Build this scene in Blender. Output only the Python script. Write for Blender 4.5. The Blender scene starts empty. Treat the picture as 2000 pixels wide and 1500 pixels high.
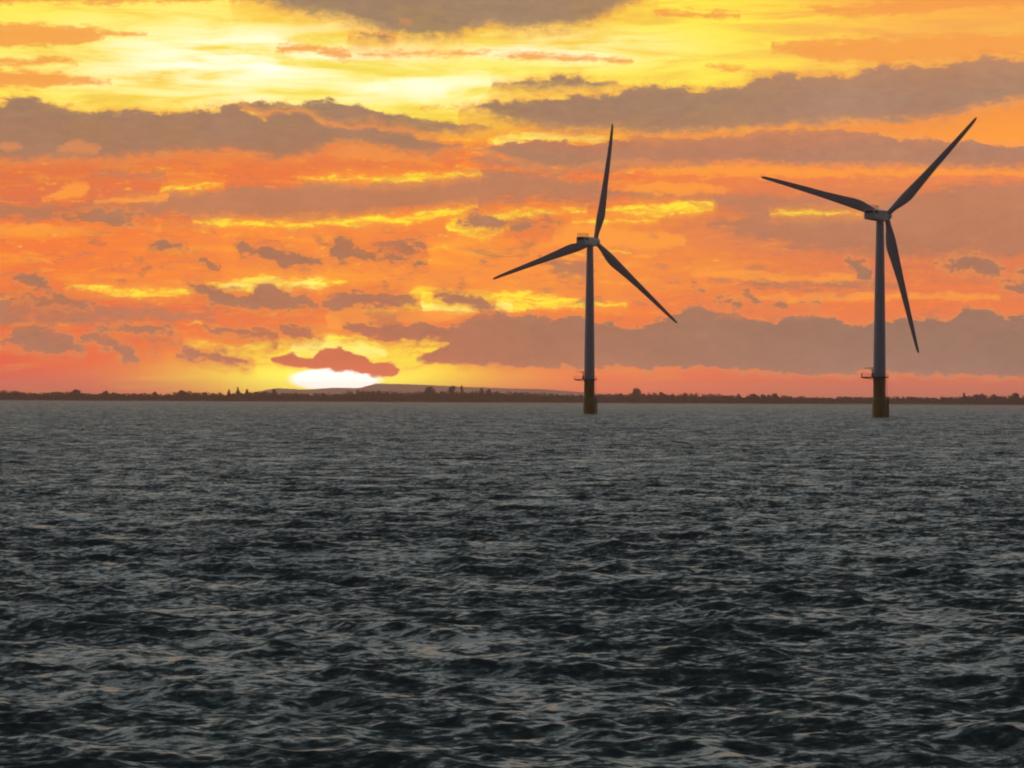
import bpy, bmesh, math, random
import numpy as np
from mathutils import Vector, Matrix, Euler, noise as mnoise

random.seed(7)
rng = np.random.default_rng(11)
scene = bpy.context.scene
COL = scene.collection
PI = math.pi
R = math.radians

# ------------------------------------------------------------------ camera
F = 5671.0                     # focal length in units of a 2000 px wide picture (about 20 degrees across)
CAM_H = 5.0                    # eye height above the sea, from a boat
PITCH = math.atan((781.5 - 750) / F)
ROLL = R(0.27)
cam_d = bpy.data.cameras.new('camera')
cam = bpy.data.objects.new('camera', cam_d)
COL.objects.link(cam)
cam.location = (0, 0, CAM_H)
CROT = Matrix.Rotation(PI / 2 + PITCH, 3, 'X') @ Matrix.Rotation(ROLL, 3, 'Z')
cam.rotation_euler = CROT.to_euler()
cam_d.sensor_width = 36.0
cam_d.lens = 36.0 * F / 2000.0
cam_d.clip_start = 1.0
cam_d.clip_end = 90000.0
scene.camera = cam


def azel(px, py):
    """bearing and elevation (degrees) of a point of the photograph, for laying out the real sky"""
    d = CROT @ Vector((px - 1000.0, 750.0 - py, -F))
    d.normalize()
    return math.degrees(math.atan2(d.x, d.y)), math.degrees(math.asin(d.z))


def lin(r, g, b, k=1.0):
    def f(c):
        c /= 255.0
        return c / 12.92 if c <= 0.04045 else ((c + 0.055) / 1.055) ** 2.4
    return (f(r) * k, f(g) * k, f(b) * k, 1.0)


# ------------------------------------------------------------------ node helpers
class NT:
    def __init__(self, tree):
        self.t = tree

    def node(self, kind, **kw):
        n = self.t.nodes.new(kind)
        for k, v in kw.items():
            setattr(n, k, v)
        return n

    def link(self, a, b):
        self.t.links.new(a, b)

    def put(self, sock, v):
        if isinstance(v, bpy.types.NodeSocket):
            self.link(v, sock)
        else:
            sock.default_value = v

    def m(self, op, a, b=None, c=None, clamp=False):
        n = self.node('ShaderNodeMath', operation=op, use_clamp=clamp)
        self.put(n.inputs[0], a)
        if b is not None:
            self.put(n.inputs[1], b)
        if c is not None:
            self.put(n.inputs[2], c)
        return n.outputs[0]

    def smooth(self, v, lo, hi, a=0.0, b=1.0, kind='SMOOTHSTEP'):
        n = self.node('ShaderNodeMapRange', interpolation_type=kind)
        n.clamp = True
        self.put(n.inputs[0], v)
        for i, q in ((1, lo), (2, hi), (3, a), (4, b)):
            self.put(n.inputs[i], q)
        return n.outputs[0]

    def mix(self, f, a, b, blend='MIX'):
        n = self.node('ShaderNodeMix', data_type='RGBA', blend_type=blend)
        self.put(n.inputs[0], f)
        self.put(n.inputs[6], a)
        self.put(n.inputs[7], b)
        return n.outputs[2]

    def vec(self, x, y, z=0.0):
        n = self.node('ShaderNodeCombineXYZ')
        for i, v in enumerate((x, y, z)):
            self.put(n.inputs[i], v)
        return n.outputs[0]

    def noise(self, vec, scale, detail=6.0, rough=0.55, dist=0.0, color=False):
        n = self.node('ShaderNodeTexNoise')
        self.put(n.inputs['Vector'], vec)
        n.inputs['Scale'].default_value = scale
        n.inputs['Detail'].default_value = detail
        n.inputs['Roughness'].default_value = rough
        n.inputs['Distortion'].default_value = dist
        return n.outputs[1 if color else 0]

    def ramp(self, f, stops):
        n = self.node('ShaderNodeValToRGB')
        self.put(n.inputs[0], f)
        e = n.color_ramp.elements
        stops = sorted(stops, key=lambda s: s[0])
        e[0].position, e[0].color = stops[0]
        e[1].position, e[1].color = stops[-1]
        for p, c in stops[1:-1]:
            q = e.new(p)
            q.color = c
        return n.outputs[0]


# ------------------------------------------------------------------ world: dusk sky with its cloud banks
SUN_AZ, SUN_EL = azel(652, 733)
world = bpy.data.worlds.new('World')
scene.world = world
world.use_nodes = True
wt = world.node_tree
wt.nodes.clear()
W = NT(wt)
AZ_HALF, EL_TOP = 11.0, 8.6

tc = W.node('ShaderNodeTexCoord')
sep = W.node('ShaderNodeSeparateXYZ')
W.link(tc.outputs['Generated'], sep.inputs[0])
az = W.m('MULTIPLY', W.m('ARCTAN2', sep.outputs[0], sep.outputs[1]), 180 / PI)
el = W.m('MULTIPLY', W.m('ARCSINE', sep.outputs[2]), 180 / PI)
wideP = W.vec(az, W.m('MULTIPLY', el, 1.0))
edgeP = W.vec(az, W.m('MULTIPLY', el, 1.7))
streakP = W.vec(W.m('MULTIPLY', az, 0.35), W.m('MULTIPLY', el, 2.6))
n_edge = W.m('SUBTRACT', W.noise(edgeP, 2.6, 10, 0.68), 0.5)         # ragged cloud edges
n_warp = W.m('SUBTRACT', W.noise(W.vec(az, el, 7.3), 2.0, 8, 0.66), 0.5)
n_puff = W.m('SUBTRACT', W.noise(W.vec(az, W.m('MULTIPLY', el, 1.9), 1.7), 3.4, 8, 0.58, 0.35), 0.5)   # billows
n_fine = W.m('SUBTRACT', W.noise(W.vec(W.m('MULTIPLY', az, 0.8), W.m('MULTIPLY', el, 3.4), 4.4), 2.6, 9, 0.66, 0.3), 0.5)   # thin wisps
n_streak = W.noise(streakP, 1.1, 9, 0.62, 0.4)                        # wind drawn streaks
n_soft = W.noise(W.vec(W.m('MULTIPLY', az, 0.6), el, 3.1), 0.9, 7, 0.58)
n_fib = W.noise(W.vec(az, W.m('MULTIPLY', W.m('ADD', el, W.m('MULTIPLY', n_warp, 0.35)), 6.0), 8.8), 1.7, 8, 0.68, 0.5)
azw = W.m('ADD', az, W.m('MULTIPLY', n_warp, 0.42))
elw = W.m('ADD', el, W.m('MULTIPLY', n_edge, 0.26))
U = W.m('DIVIDE', W.m('ADD', azw, AZ_HALF), 2 * AZ_HALF)


def yel(y):
    return max(0.0, min(1.0, azel(1000, y)[1] / EL_TOP))


elf = W.m('DIVIDE', W.m('ADD', el, W.m('MULTIPLY', W.m('SUBTRACT', n_streak, 0.5), 0.7)), EL_TOP, clamp=True)
left = W.ramp(elf, [(yel(y), lin(*c)) for y, c in (
    (778, (190, 78, 70)), (745, (224, 70, 56)), (700, (238, 76, 48)), (650, (242, 100, 54)), (605, (224, 100, 64)),
    (560, (248, 122, 54)), (500, (248, 122, 56)), (440, (250, 124, 56)), (400, (226, 114, 70)), (345, (230, 116, 66)), (300, (236, 130, 70)),
    (225, (255, 222, 80)), (150, (255, 205, 75)), (90, (255, 236, 92)), (0, (255, 205, 75)))])
mid = W.ramp(elf, [(yel(y), lin(*c)) for y, c in (
    (778, (236, 86, 60)), (730, (255, 112, 56)), (690, (252, 122, 48)), (640, (246, 120, 58)), (600, (245, 124, 60)),
    (550, (255, 148, 56)), (470, (255, 144, 60)), (400, (238, 118, 62)), (350, (244, 122, 62)), (290, (244, 132, 66)),
    (235, (255, 222, 72)), (170, (255, 240, 84)), (110, (255, 240, 84)), (50, (255, 232, 76)), (0, (255, 210, 70)))])
right = W.ramp(elf, [(yel(y), lin(*c)) for y, c in (
    (785, (184, 98, 80)), (740, (216, 90, 64)), (690, (222, 104, 70)), (620, (240, 120, 66)), (560, (234, 122, 70)),
    (500, (224, 122, 76)), (440, (206, 124, 86)), (380, (216, 126, 82)), (330, (246, 136, 78)), (270, (255, 165, 80)),
    (200, (255, 176, 82)), (110, (255, 190, 86)), (60, (255, 186, 84)), (0, (255, 172, 78)))])
azm = azel(900, 400)[0]
f1 = W.smooth(az, azel(60, 400)[0], azel(620, 400)[0])
f2 = W.smooth(az, azel(980, 400)[0], azel(1750, 400)[0])
sky = W.mix(f2, W.mix(f1, left, mid), right)


def gauss(cx, cy, rx, ry, power=1.0):
    a0, e0 = azel(cx, cy)
    k = F * PI / 180
    a = W.m('DIVIDE', W.m('SUBTRACT', az, a0), rx / k)
    e = W.m('DIVIDE', W.m('SUBTRACT', el, e0), ry / k)
    q = W.m('ADD', W.m('MULTIPLY', a, a), W.m('MULTIPLY', e, e))
    return W.m('EXPONENT', W.m('MULTIPLY', q, -power))


# broad wind-drawn modulation of the glow: brown veils and brighter bands
veil = W.smooth(n_streak, 0.42, 0.72)
sky = W.mix(W.m('MULTIPLY', veil, 0.30), sky, lin(214, 132, 92))
band = W.smooth(n_streak, 0.50, 0.30)
bandmask = W.m('MULTIPLY', band, W.smooth(az, 5.5, -1.0, 0.10, 0.5))
sky = W.mix(bandmask, sky, lin(255, 180, 64))

low_mask = W.m('MULTIPLY', W.smooth(el, 0.9, 1.6), W.smooth(el, 6.2, 4.6))
sky = W.mix(W.m('MULTIPLY', low_mask, W.smooth(n_fine, 0.02, 0.20, 0.0, 0.62)), sky, lin(196, 122, 88))
lit_mask = W.m('MULTIPLY', low_mask, W.smooth(az, 5.0, 1.5, 0.45, 1.0))
sky = W.mix(W.m('MULTIPLY', lit_mask, W.smooth(n_fine, -0.06, -0.20, 0.0, 0.7)), sky, lin(255, 168, 64))
gold = W.m('MULTIPLY', W.m('MULTIPLY', W.smooth(n_fib, 0.43, 0.31), W.smooth(n_soft, 0.40, 0.56)), W.m('MULTIPLY', low_mask, W.smooth(az, 6.5, 1.0, 0.25, 1.0)))
sky = W.mix(W.m('MULTIPLY', gold, 0.9), sky, lin(255, 206, 56))
# the bright break in the clouds high up, thin cirrus lines through it
upper = W.m('MULTIPLY', W.smooth(el, azel(1000, 262)[1], azel(1000, 205)[1]), W.smooth(az, azel(1930, 100)[0], azel(1300, 100)[0]))
sky = W.mix(W.m('MULTIPLY', upper, W.smooth(n_streak, 0.62, 0.40, 0.15, 0.85)), sky, lin(255, 240, 84))
hot = W.m('MAXIMUM', gauss(490, 120, 330, 75), W.m('MAXIMUM', W.m('MULTIPLY', gauss(780, 165, 260, 40), 0.8), W.m('MULTIPLY', gauss(1080, 95, 200, 34), 0.75)))
sky = W.mix(W.m('MULTIPLY', hot, W.smooth(n_streak, 0.66, 0.36)), sky, lin(255, 255, 236, 1.1))
# glow round the sun itself
g_wide = W.m('MULTIPLY', gauss(655, 733, 270, 42), 1.3)
sky = W.mix(W.m('MINIMUM', g_wide, 0.97), sky, lin(255, 232, 30, 1.15))
g_mid = gauss(652, 738, 150, 40, 1.0)
sky = W.mix(W.m('MINIMUM', g_mid, 1.0), sky, lin(255, 250, 90, 1.4))

prox = gauss(655, 720, 330, 130)
prox2 = gauss(655, 720, 170, 60)

# cloud colour by height, redder near the sun
elc = W.m('DIVIDE', el, EL_TOP, clamp=True)
body = W.ramp(elc, [(yel(y), lin(*c)) for y, c in (
    (770, (196, 96, 76)), (715, (172, 114, 88)), (640, (170, 118, 91)), (500, (170, 116, 86)), (400, (184, 126, 92)),
    (300, (174, 128, 99)), (200, (164, 127, 100)), (60, (163, 132, 104)))])
bodyr = W.ramp(elc, [(yel(y), lin(*c)) for y, c in (
    (770, (182, 106, 88)), (715, (150, 114, 96)), (640, (154, 116, 96)), (500, (170, 116, 90)), (400, (190, 130, 98)),
    (300, (184, 130, 104)), (200, (172, 134, 110)), (60, (200, 140, 100)))])
body = W.mix(f2, body, bodyr)
body = W.mix(W.m('MULTIPLY', prox, 0.5), body, lin(200, 102, 68))
body = W.mix(W.m('MULTIPLY', prox2, 0.5), body, lin(222, 104, 66))
tone = W.m('MULTIPLY', W.smooth(n_soft, 0.3, 0.72, 0.84, 1.04, 'LINEAR'), W.smooth(n_puff, -0.22, 0.22, 0.92, 1.07, 'LINEAR'))
body = W.mix(1.0, body, W.vec(tone, tone, tone), 'MULTIPLY')
halo_col = W.mix(f2, W.mix(W.smooth(el, 5.0, 6.0), lin(222, 112, 66), lin(255, 180, 74)), lin(226, 132, 82))
rimc = W.mix(W.m('MULTIPLY', prox, 0.8), lin(250, 156, 72), lin(255, 186, 48))

ECACHE = {}


def edge_el(amp):
    if amp not in ECACHE:
        ECACHE[amp] = W.m('ADD', el, W.m('MULTIPLY', n_edge, amp))
    return ECACHE[amp]


def curve(points):
    n = W.node('ShaderNodeFloatCurve')
    W.link(U, n.inputs['Value'])
    n.inputs['Factor'].default_value = 1.0
    mp = n.mapping
    mp.use_clip = False
    c = mp.curves[0]
    pts = sorted(points)
    c.points[0].location = pts[0]
    c.points[1].location = pts[-1]
    for p in pts[1:-1]:
        c.points.new(*p)
    for p in c.points:
        p.handle_type = 'VECTOR'
    mp.update()
    return n.outputs[0]


def cloud_layer(col, clouds, colour, s_top, s_bot, opacity=1.0, amp=0.26, rim=True, rim_k=0.75, puff=0.5, wisp=0.0, thin=0.0, rimcol=None, halo=0.0, fibre=0.0, hcol=None):
    """clouds: lists of (x, top, bottom); clouds that do not overlap sideways share one pair of height curves"""
    rows = []
    for cl in sorted(clouds, key=lambda c: c[0][0]):
        for row in rows:
            if row[-1][-1][0] + 14 < cl[0][0]:
                row.append(cl)
                break
        else:
            rows.append([cl])
    for row in rows:
        tp, bp = [], []
        gap = 0.02

        def add(x, t, b):
            a, et = azel(x, t)
            _, eb = azel(x, b)
            u = (a + AZ_HALF) / (2 * AZ_HALF)
            tp.append((u, et / EL_TOP))
            bp.append((u, eb / EL_TOP))
        for k, cl in enumerate(row):
            x0, t0, b0 = cl[0]
            x1, t1, b1 = cl[-1]
            if x0 > -60:
                mm = (t0 + b0) / 2
                add(x0 - 7, mm + 45, mm - 45)
            for p in cl:
                add(*p)
            if x1 < 2060:
                mm = (t1 + b1) / 2
                add(x1 + 7, mm + 45, mm - 45)
        # hold the gap open out to both ends
        if tp[0][0] > 0.002:
            tp.insert(0, (0.0, tp[0][1])); bp.insert(0, (0.0, bp[0][1]))
        if tp[-1][0] < 0.998:
            tp.append((1.0, tp[-1][1])); bp.append((1.0, bp[-1][1]))
        T = W.m('MULTIPLY', curve(tp), EL_TOP)
        B = W.m('MULTIPLY', curve(bp), EL_TOP)
        e = edge_el(amp)
        d1 = W.m('DIVIDE', W.m('SUBTRACT', T, e), s_top)
        d2 = W.m('DIVIDE', W.m('SUBTRACT', e, B), s_bot)
        nz = None
        if puff:
            nz = W.m('MULTIPLY', n_puff, puff)
        if wisp:
            q = W.m('MULTIPLY', n_fine, wisp)
            nz = W.m('ADD', nz, q) if nz else q
        if nz:
            d1 = W.m('ADD', d1, W.m('DIVIDE', nz, s_top))
            d2 = W.m('ADD', d2, W.m('DIVIDE', nz, s_bot))
        d = W.m('MINIMUM', d1, d2)
        a = W.smooth(d, -0.55, 0.75)
        if halo:
            col = W.mix(W.m('MULTIPLY', W.smooth(d, -1.9, 0.3), halo), col, hcol or halo_col)
        if rim:
            c = W.mix(W.smooth(a, 0.25, 0.95, 1 - rim_k, 1.0), rimcol or rimc, colour)
        else:
            c = colour
        if fibre:
            a = W.m('MULTIPLY', a, W.smooth(n_fib, 0.62, 0.40, 1.0 - fibre, 1.0))
        if thin:
            a = W.m('MULTIPLY', a, W.smooth(W.m('ADD', n_soft, W.m('MULTIPLY', n_fine, 0.7)), 0.30, 0.55, 1.0 - thin, 1.0))
        col = W.mix(W.m('MULTIPLY', a, opacity), col, c)
    return col


# --- pale streaks, veils and breaks behind the clouds
soft_brown = [
    [(-80, 392, 425), (60, 396, 430), (130, 400, 428), (220, 382, 420), (300, 376, 424), (450, 366, 430), (600, 355, 430), (720, 352, 422), (830, 346, 410), (930, 336, 402),
     (1000, 330, 395), (1100, 345, 395), (1200, 365, 388), (1280, 374, 380)],
    [(1230, 372, 380), (1400, 378, 402), (1560, 384, 440), (1700, 392, 470), (1800, 380, 500), (1850, 362, 510), (1920, 354, 505), (2080, 348, 500)],
    [(1380, 430, 440), (1480, 420, 470), (1600, 430, 492), (1700, 440, 500), (1780, 470, 505)],
    [(-80, 572, 640), (80, 580, 640), (200, 596, 636), (330, 604, 632), (420, 606, 625)],
    [(915, 308, 312), (960, 300, 324), (1060, 300, 338), (1180, 300, 338), (1300, 305, 328), (1400, 318, 326)],
    [(1050, 500, 512), (1090, 502, 535), (1140, 510, 542), (1160, 520, 530)],
    [(180, 332, 345), (240, 332, 350), (330, 338, 350)],
    [(1500, 300, 312), (1650, 300, 325), (1800, 302, 326), (2080, 304, 330)],
    [(1380, 545, 552), (1500, 542, 562), (1640, 545, 562), (1760, 552, 562)],
]
sky = cloud_layer(sky, soft_brown, W.mix(0.25, body, lin(214, 132, 92)), 0.16, 0.22, 0.93, 0.5, rim=False, puff=0.2, wisp=0.5)
orange = [
    [(-80, 42, 88), (60, 45, 90), (120, 47, 88), (200, 56, 76), (290, 64, 67)],
    [(-80, 132, 172), (100, 140, 170), (150, 146, 168), (220, 160, 166)],
    [(-80, 106, 130), (60, 112, 128), (160, 116, 122)],
    [(-80, -40, 10), (100, -40, 6), (300, -40, 5), (460, -40, 2), (520, -40, -10)],
    [(535, 97, 100), (555, 90, 105), (600, 87, 100), (635, 90, 106), (665, 96, 114), (692, 106, 112)],
    [(820, 211, 214), (850, 207, 214), (880, 208, 215), (915, 212, 216)],
    [(960, 104, 110), (1060, 104, 118), (1160, 108, 122), (1240, 116, 124)],
    [(1270, 20, 26), (1350, 20, 34), (1450, 26, 36)],
    [(1500, 84, 100), (1620, 76, 118), (1760, 70, 125), (1900, 66, 112), (2080, 70, 104)],
    [(1560, 8, 14), (1640, 10, 34), (1760, 2, 32), (1900, -20, 14), (2080, -20, 10)],
    [(1370, 126, 130), (1400, 128, 138), (1440, 130, 140), (1480, 136, 142)],
    [(700, 104, 108), (860, 98, 108), (960, 100, 108)],
]
sky = cloud_layer(sky, orange, lin(246, 158, 78), 0.10, 0.10, 0.86, 0.3, rim=False, puff=0.1, wisp=0.38)
lit_orange = [
    [(640, 302, 306), (700, 284, 310), (740, 282, 312), (800, 300, 318), (870, 318, 326)],
    [(1210, 328, 334), (1320, 326, 342), (1460, 322, 344), (1640, 330, 346), (1850, 330, 342), (2080, 332, 346)],
    [(1190, 362, 368), (1260, 358, 376), (1320, 356, 380), (1420, 364, 378)],
    [(1280, 242, 246), (1640, 248, 252), (1680, 246, 256), (1780, 236, 264), (1880, 222, 272), (1950, 210, 278), (2080, 204, 282)],
    [(1210, 300, 304), (1300, 292, 302), (1360, 296, 304), (1480, 300, 304)],
    [(80, 386, 390), (110, 374, 392), (145, 356, 390), (168, 358, 382), (178, 370, 372)],
    [(180, 392, 397), (240, 382, 400), (330, 378, 392)],
    [(-80, 440, 448), (100, 438, 450), (300, 440, 449), (480, 442, 447)],
    [(1080, 436, 480), (1180, 440, 486), (1260, 452, 492), (1340, 462, 478)],
    [(1350, 530, 540), (1450, 526, 545), (1560, 536, 552), (1690, 536, 548)],
    [(1420, 578, 584), (1580, 574, 590), (1760, 572, 586), (1960, 576, 584)],
    [(660, 600, 640), (640, 606, 640)][::-1] + [(760, 604, 632), (860, 606, 630), (930, 606, 616)],
]
sky = cloud_layer(sky, lit_orange, lin(255, 158, 66), 0.09, 0.09, 0.9, 0.35, rim=False, puff=0.15, wisp=0.3)
yellow = [
    [(578, 347, 350), (620, 344, 354), (690, 341, 356), (745, 342, 357), (800, 337, 360), (850, 336, 352), (915, 333, 344), (945, 339, 342)],
    [(305, 370, 375), (345, 361, 372), (400, 357, 368), (445, 358, 361)],
    [(375, 431, 437), (430, 428, 442), (500, 430, 446), (560, 432, 447), (620, 428, 442), (680, 425, 442), (720, 416, 440), (780, 420, 438), (850, 411, 428), (900, 402, 420), (935, 399, 410)],
    [(870, 438, 444), (900, 420, 462), (950, 412, 470), (1000, 412, 450), (1050, 408, 424), (1110, 407, 418), (1150, 410, 416)],
    [(975, 418, 424), (1000, 416, 438), (1040, 414, 424), (1052, 414, 416)],
    [(1170, 408, 414), (1220, 400, 420), (1280, 394, 424), (1340, 392, 422), (1400, 396, 410)],
    [(1110, 432, 438), (1180, 426, 440), (1260, 424, 436), (1290, 430, 432)],
    [(850, 268, 270), (870, 266, 276), (918, 267, 273)],
    [(946, 268, 277), (980, 263, 279), (1010, 256, 283), (1045, 255, 278), (1075, 260, 280), (1105, 266, 281), (1145, 262, 278), (1185, 262, 281), (1205, 260, 272), (1255, 263, 268)],
    [(125, 560, 567), (200, 558, 574), (280, 560, 584), (350, 563, 578), (380, 566, 570)],
    [(400, 553, 560), (440, 545, 570), (480, 541, 574), (512, 535, 572), (545, 542, 570), (590, 540, 562), (630, 541, 564), (680, 545, 552)],
    [(770, 584, 600), (800, 564, 612), (830, 557, 615), (860, 560, 612), (900, 566, 612), (960, 566, 612), (1020, 566, 609), (1070, 572, 606), (1140, 586, 604), (1230, 592, 600)],
    [(680, 602, 606), (730, 598, 614), (770, 598, 615)],
    [(355, 664, 672), (420, 665, 692), (470, 680, 702), (500, 664, 706), (540, 662, 708), (580, 654, 712), (620, 648, 712), (660, 652, 712), (700, 650, 718), (740, 660, 720), (780, 658, 722), (810, 656, 718), (850, 660, 696), (892, 662, 670)],
    [(1500, 414, 418), (1600, 410, 420), (1690, 412, 418)],
    [(1490, 264, 268), (1560, 256, 262), (1640, 254, 258)],
    [(540, 690, 712), (640, 690, 720)],
]
sky = cloud_layer(sky, yellow, lin(255, 232, 58, 1.05), 0.11, 0.11, 0.95, 0.32, rimcol=lin(255, 172, 58), rim_k=1.0, fibre=0.75, halo=0.4, hcol=lin(255, 160, 60), puff=0.12, wisp=0.26)
cores = [
    [(430, 556, 560), (500, 550, 562), (516, 544, 563), (560, 552, 562), (640, 548, 554)],
    [(560, 676, 690), (600, 670, 692), (650, 664, 690), (700, 672, 694), (760, 676, 700)],
    [(962, 268, 275), (1010, 264, 279), (1050, 264, 274), (1140, 268, 274), (1180, 268, 276)],
    [(820, 590, 604), (900, 602, 610), (1000, 596, 605)],
]
sky = cloud_layer(sky, cores, lin(255, 252, 130, 1.1), 0.2, 0.2, 0.9, 0.3, rim=False, puff=0.2, wisp=0.5)

# --- the big cloud banks
back_banks = [
    [(440, 206, 220), (480, 200, 225), (510, 196, 232), (550, 202, 236), (585, 200, 240), (615, 193, 245), (660, 199, 255), (700, 203, 262), (725, 211, 266), (775, 222, 268),
     (810, 226, 268), (850, 235, 268), (900, 241, 264), (950, 246, 256), (965, 250, 252)],
    [(905, 292, 295), (940, 289, 298), (970, 284, 302), (1000, 279, 312), (1030, 274, 325), (1080, 274, 330), (1150, 280, 326), (1200, 274, 320), (1250, 267, 318), (1300, 268, 322), (1400, 268, 322), (1440, 264, 322),
     (1480, 257, 322), (1530, 253, 324), (1580, 254, 326), (1620, 250, 326), (1660, 254, 326), (1700, 262, 326), (1780, 270, 326), (1850, 275, 326), (1920, 279, 328), (2080, 288, 332)],
]
sky = cloud_layer(sky, back_banks, body, 0.07, 0.24, 1.0, 0.3, puff=0.32, thin=0.18)
banks = [
    [(-80, 206, 318), (0, 200, 320), (25, 192, 322), (50, 187, 322), (75, 190, 320), (100, 200, 316), (125, 213, 316), (175, 216, 318), (225, 219, 318), (250, 214, 316), (275, 216, 313), (300, 221, 312),
     (325, 214, 308), (350, 221, 305), (375, 217, 303), (400, 214, 303), (440, 206, 302), (470, 206, 304), (500, 222, 308), (515, 226, 312), (550, 215, 320), (590, 216, 312), (620, 235, 302), (650, 245, 288),
     (700, 248, 286), (730, 244, 292), (760, 252, 300), (800, 257, 306), (840, 270, 306), (880, 281, 296), (900, 286, 290)],
    [(900, 212, 218), (930, 204, 222), (960, 198, 232), (1000, 198, 244), (1040, 195, 252), (1100, 187, 260), (1150, 184, 262), (1200, 182, 262), (1230, 171, 264), (1300, 165, 268), (1340, 170, 266), (1380, 174, 264),
     (1410, 173, 262), (1450, 164, 260), (1480, 146, 256), (1530, 142, 252), (1600, 146, 250), (1665, 147, 244), (1680, 136, 244), (1720, 127, 244), (1780, 130, 243), (1850, 127, 234), (1890, 118, 220), (1920, 110, 212), (1960, 114, 206), (2080, 118, 200)],
    [(455, -60, -6), (520, -60, 10), (560, -60, 24), (600, -60, 34), (650, -60, 38), (700, -60, 52), (750, -60, 68), (800, -60, 78), (850, -60, 82), (900, -60, 74), (950, -60, 54), (1000, -60, 64), (1050, -60, 62), (1100, -60, 60), (1150, -60, 50), (1200, -60, 27), (1250, -60, 6), (1290, -60, -20)],
    [(955, 163, 170), (1000, 159, 178), (1050, 152, 182), (1095, 145, 180), (1130, 147, 180), (1170, 158, 182), (1200, 163, 174), (1245, 170, 176)],
    [(680, 70, 78), (710, 66, 82), (750, 70, 84), (780, 74, 80)],
]
sky = cloud_layer(sky, banks, body, 0.12, 0.36, 1.0, 0.3, puff=0.42, thin=0.08, halo=0.4)
holes = [
    [(105, 290, 294), (130, 278, 300), (160, 274, 302), (190, 282, 298), (205, 288, 292)],
    [(300, 298, 304), (320, 290, 306), (340, 298, 304)],
    [(775, 42, 45), (795, 37, 48), (815, 40, 44)],
    [(480, 206, 212), (510, 222, 230), (550, 213, 220), (590, 213, 221), (620, 232, 241), (650, 241, 251), (700, 245, 252), (730, 240, 249), (760, 248, 258), (800, 253, 263), (840, 267, 274), (870, 276, 280)],
    [(640, 300, 308), (670, 282, 306), (700, 282, 304), (740, 290, 304), (760, 298, 304)],
    [(0, 276, 296), (30, 280, 294), (42, 284, 290)],
]
sky = cloud_layer(sky, holes, lin(234, 144, 84), 0.10, 0.10, 0.6, 0.3, rim=False, puff=0.15)

# --- the long low bank on the right
low_bank = [
    [(665, 632, 642), (690, 624, 654), (720, 630, 662), (760, 632, 668), (800, 629, 670), (840, 632, 668), (880, 636, 672), (900, 632, 712), (930, 612, 714), (955, 603, 716), (975, 605, 717), (1000, 618, 718), (1040, 613, 720),
     (1070, 625, 720), (1110, 612, 721), (1140, 618, 722), (1165, 633, 722), (1200, 629, 722), (1225, 643, 722), (1260, 632, 722), (1300, 621, 721), (1330, 600, 720), (1370, 597, 720), (1410, 605, 722), (1440, 615, 725),
     (1480, 627, 728), (1520, 627, 730), (1560, 615, 732), (1600, 615, 732), (1640, 625, 732), (1665, 635, 732), (1700, 628, 733), (1760, 622, 733), (1820, 620, 734), (1862, 625, 735), (1880, 601, 736), (1920, 603, 737), (1950, 612, 738), (2080, 622, 742)],
]
sky = cloud_layer(sky, low_bank, body, 0.095, 0.12, 1.0, 0.26, rim_k=0.85, puff=0.42, halo=0.35)
sky = cloud_layer(sky, [
    [(808, 700, 704), (830, 690, 706), (855, 680, 709), (890, 664, 712), (930, 660, 712), (960, 690, 708)],
], body, 0.065, 0.08, 1.0, 0.26, rim=False, puff=0.2)
# blinding gap under the low cloud, where the disc itself is setting
a_cut = gauss(655, 741, 92, 23, 1.0)
sky = W.mix(W.smooth(a_cut, 0.30, 0.52), sky, lin(255, 255, 248, 1.5))

# loose shreds of cloud, thickest low on the left
n_shred = W.noise(W.vec(az, W.m('MULTIPLY', el, 2.3), 12.6), 0.95, 9, 0.64, 0.3)
shred_mask = W.m('MULTIPLY', W.m('MULTIPLY', W.smooth(el, 0.55, 1.1), W.smooth(el, 3.9, 3.0)), W.smooth(az, 8.0, -3.0, 0.45, 1.0))
shred = W.m('MULTIPLY', W.m('MULTIPLY', W.smooth(n_shred, 0.55, 0.68), shred_mask), W.m('SUBTRACT', 1.0, W.m('MINIMUM', W.m('MULTIPLY', prox2, 1.3), 1.0)))
sky = W.mix(W.m('MULTIPLY', shred, 0.72), sky, body)
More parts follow.
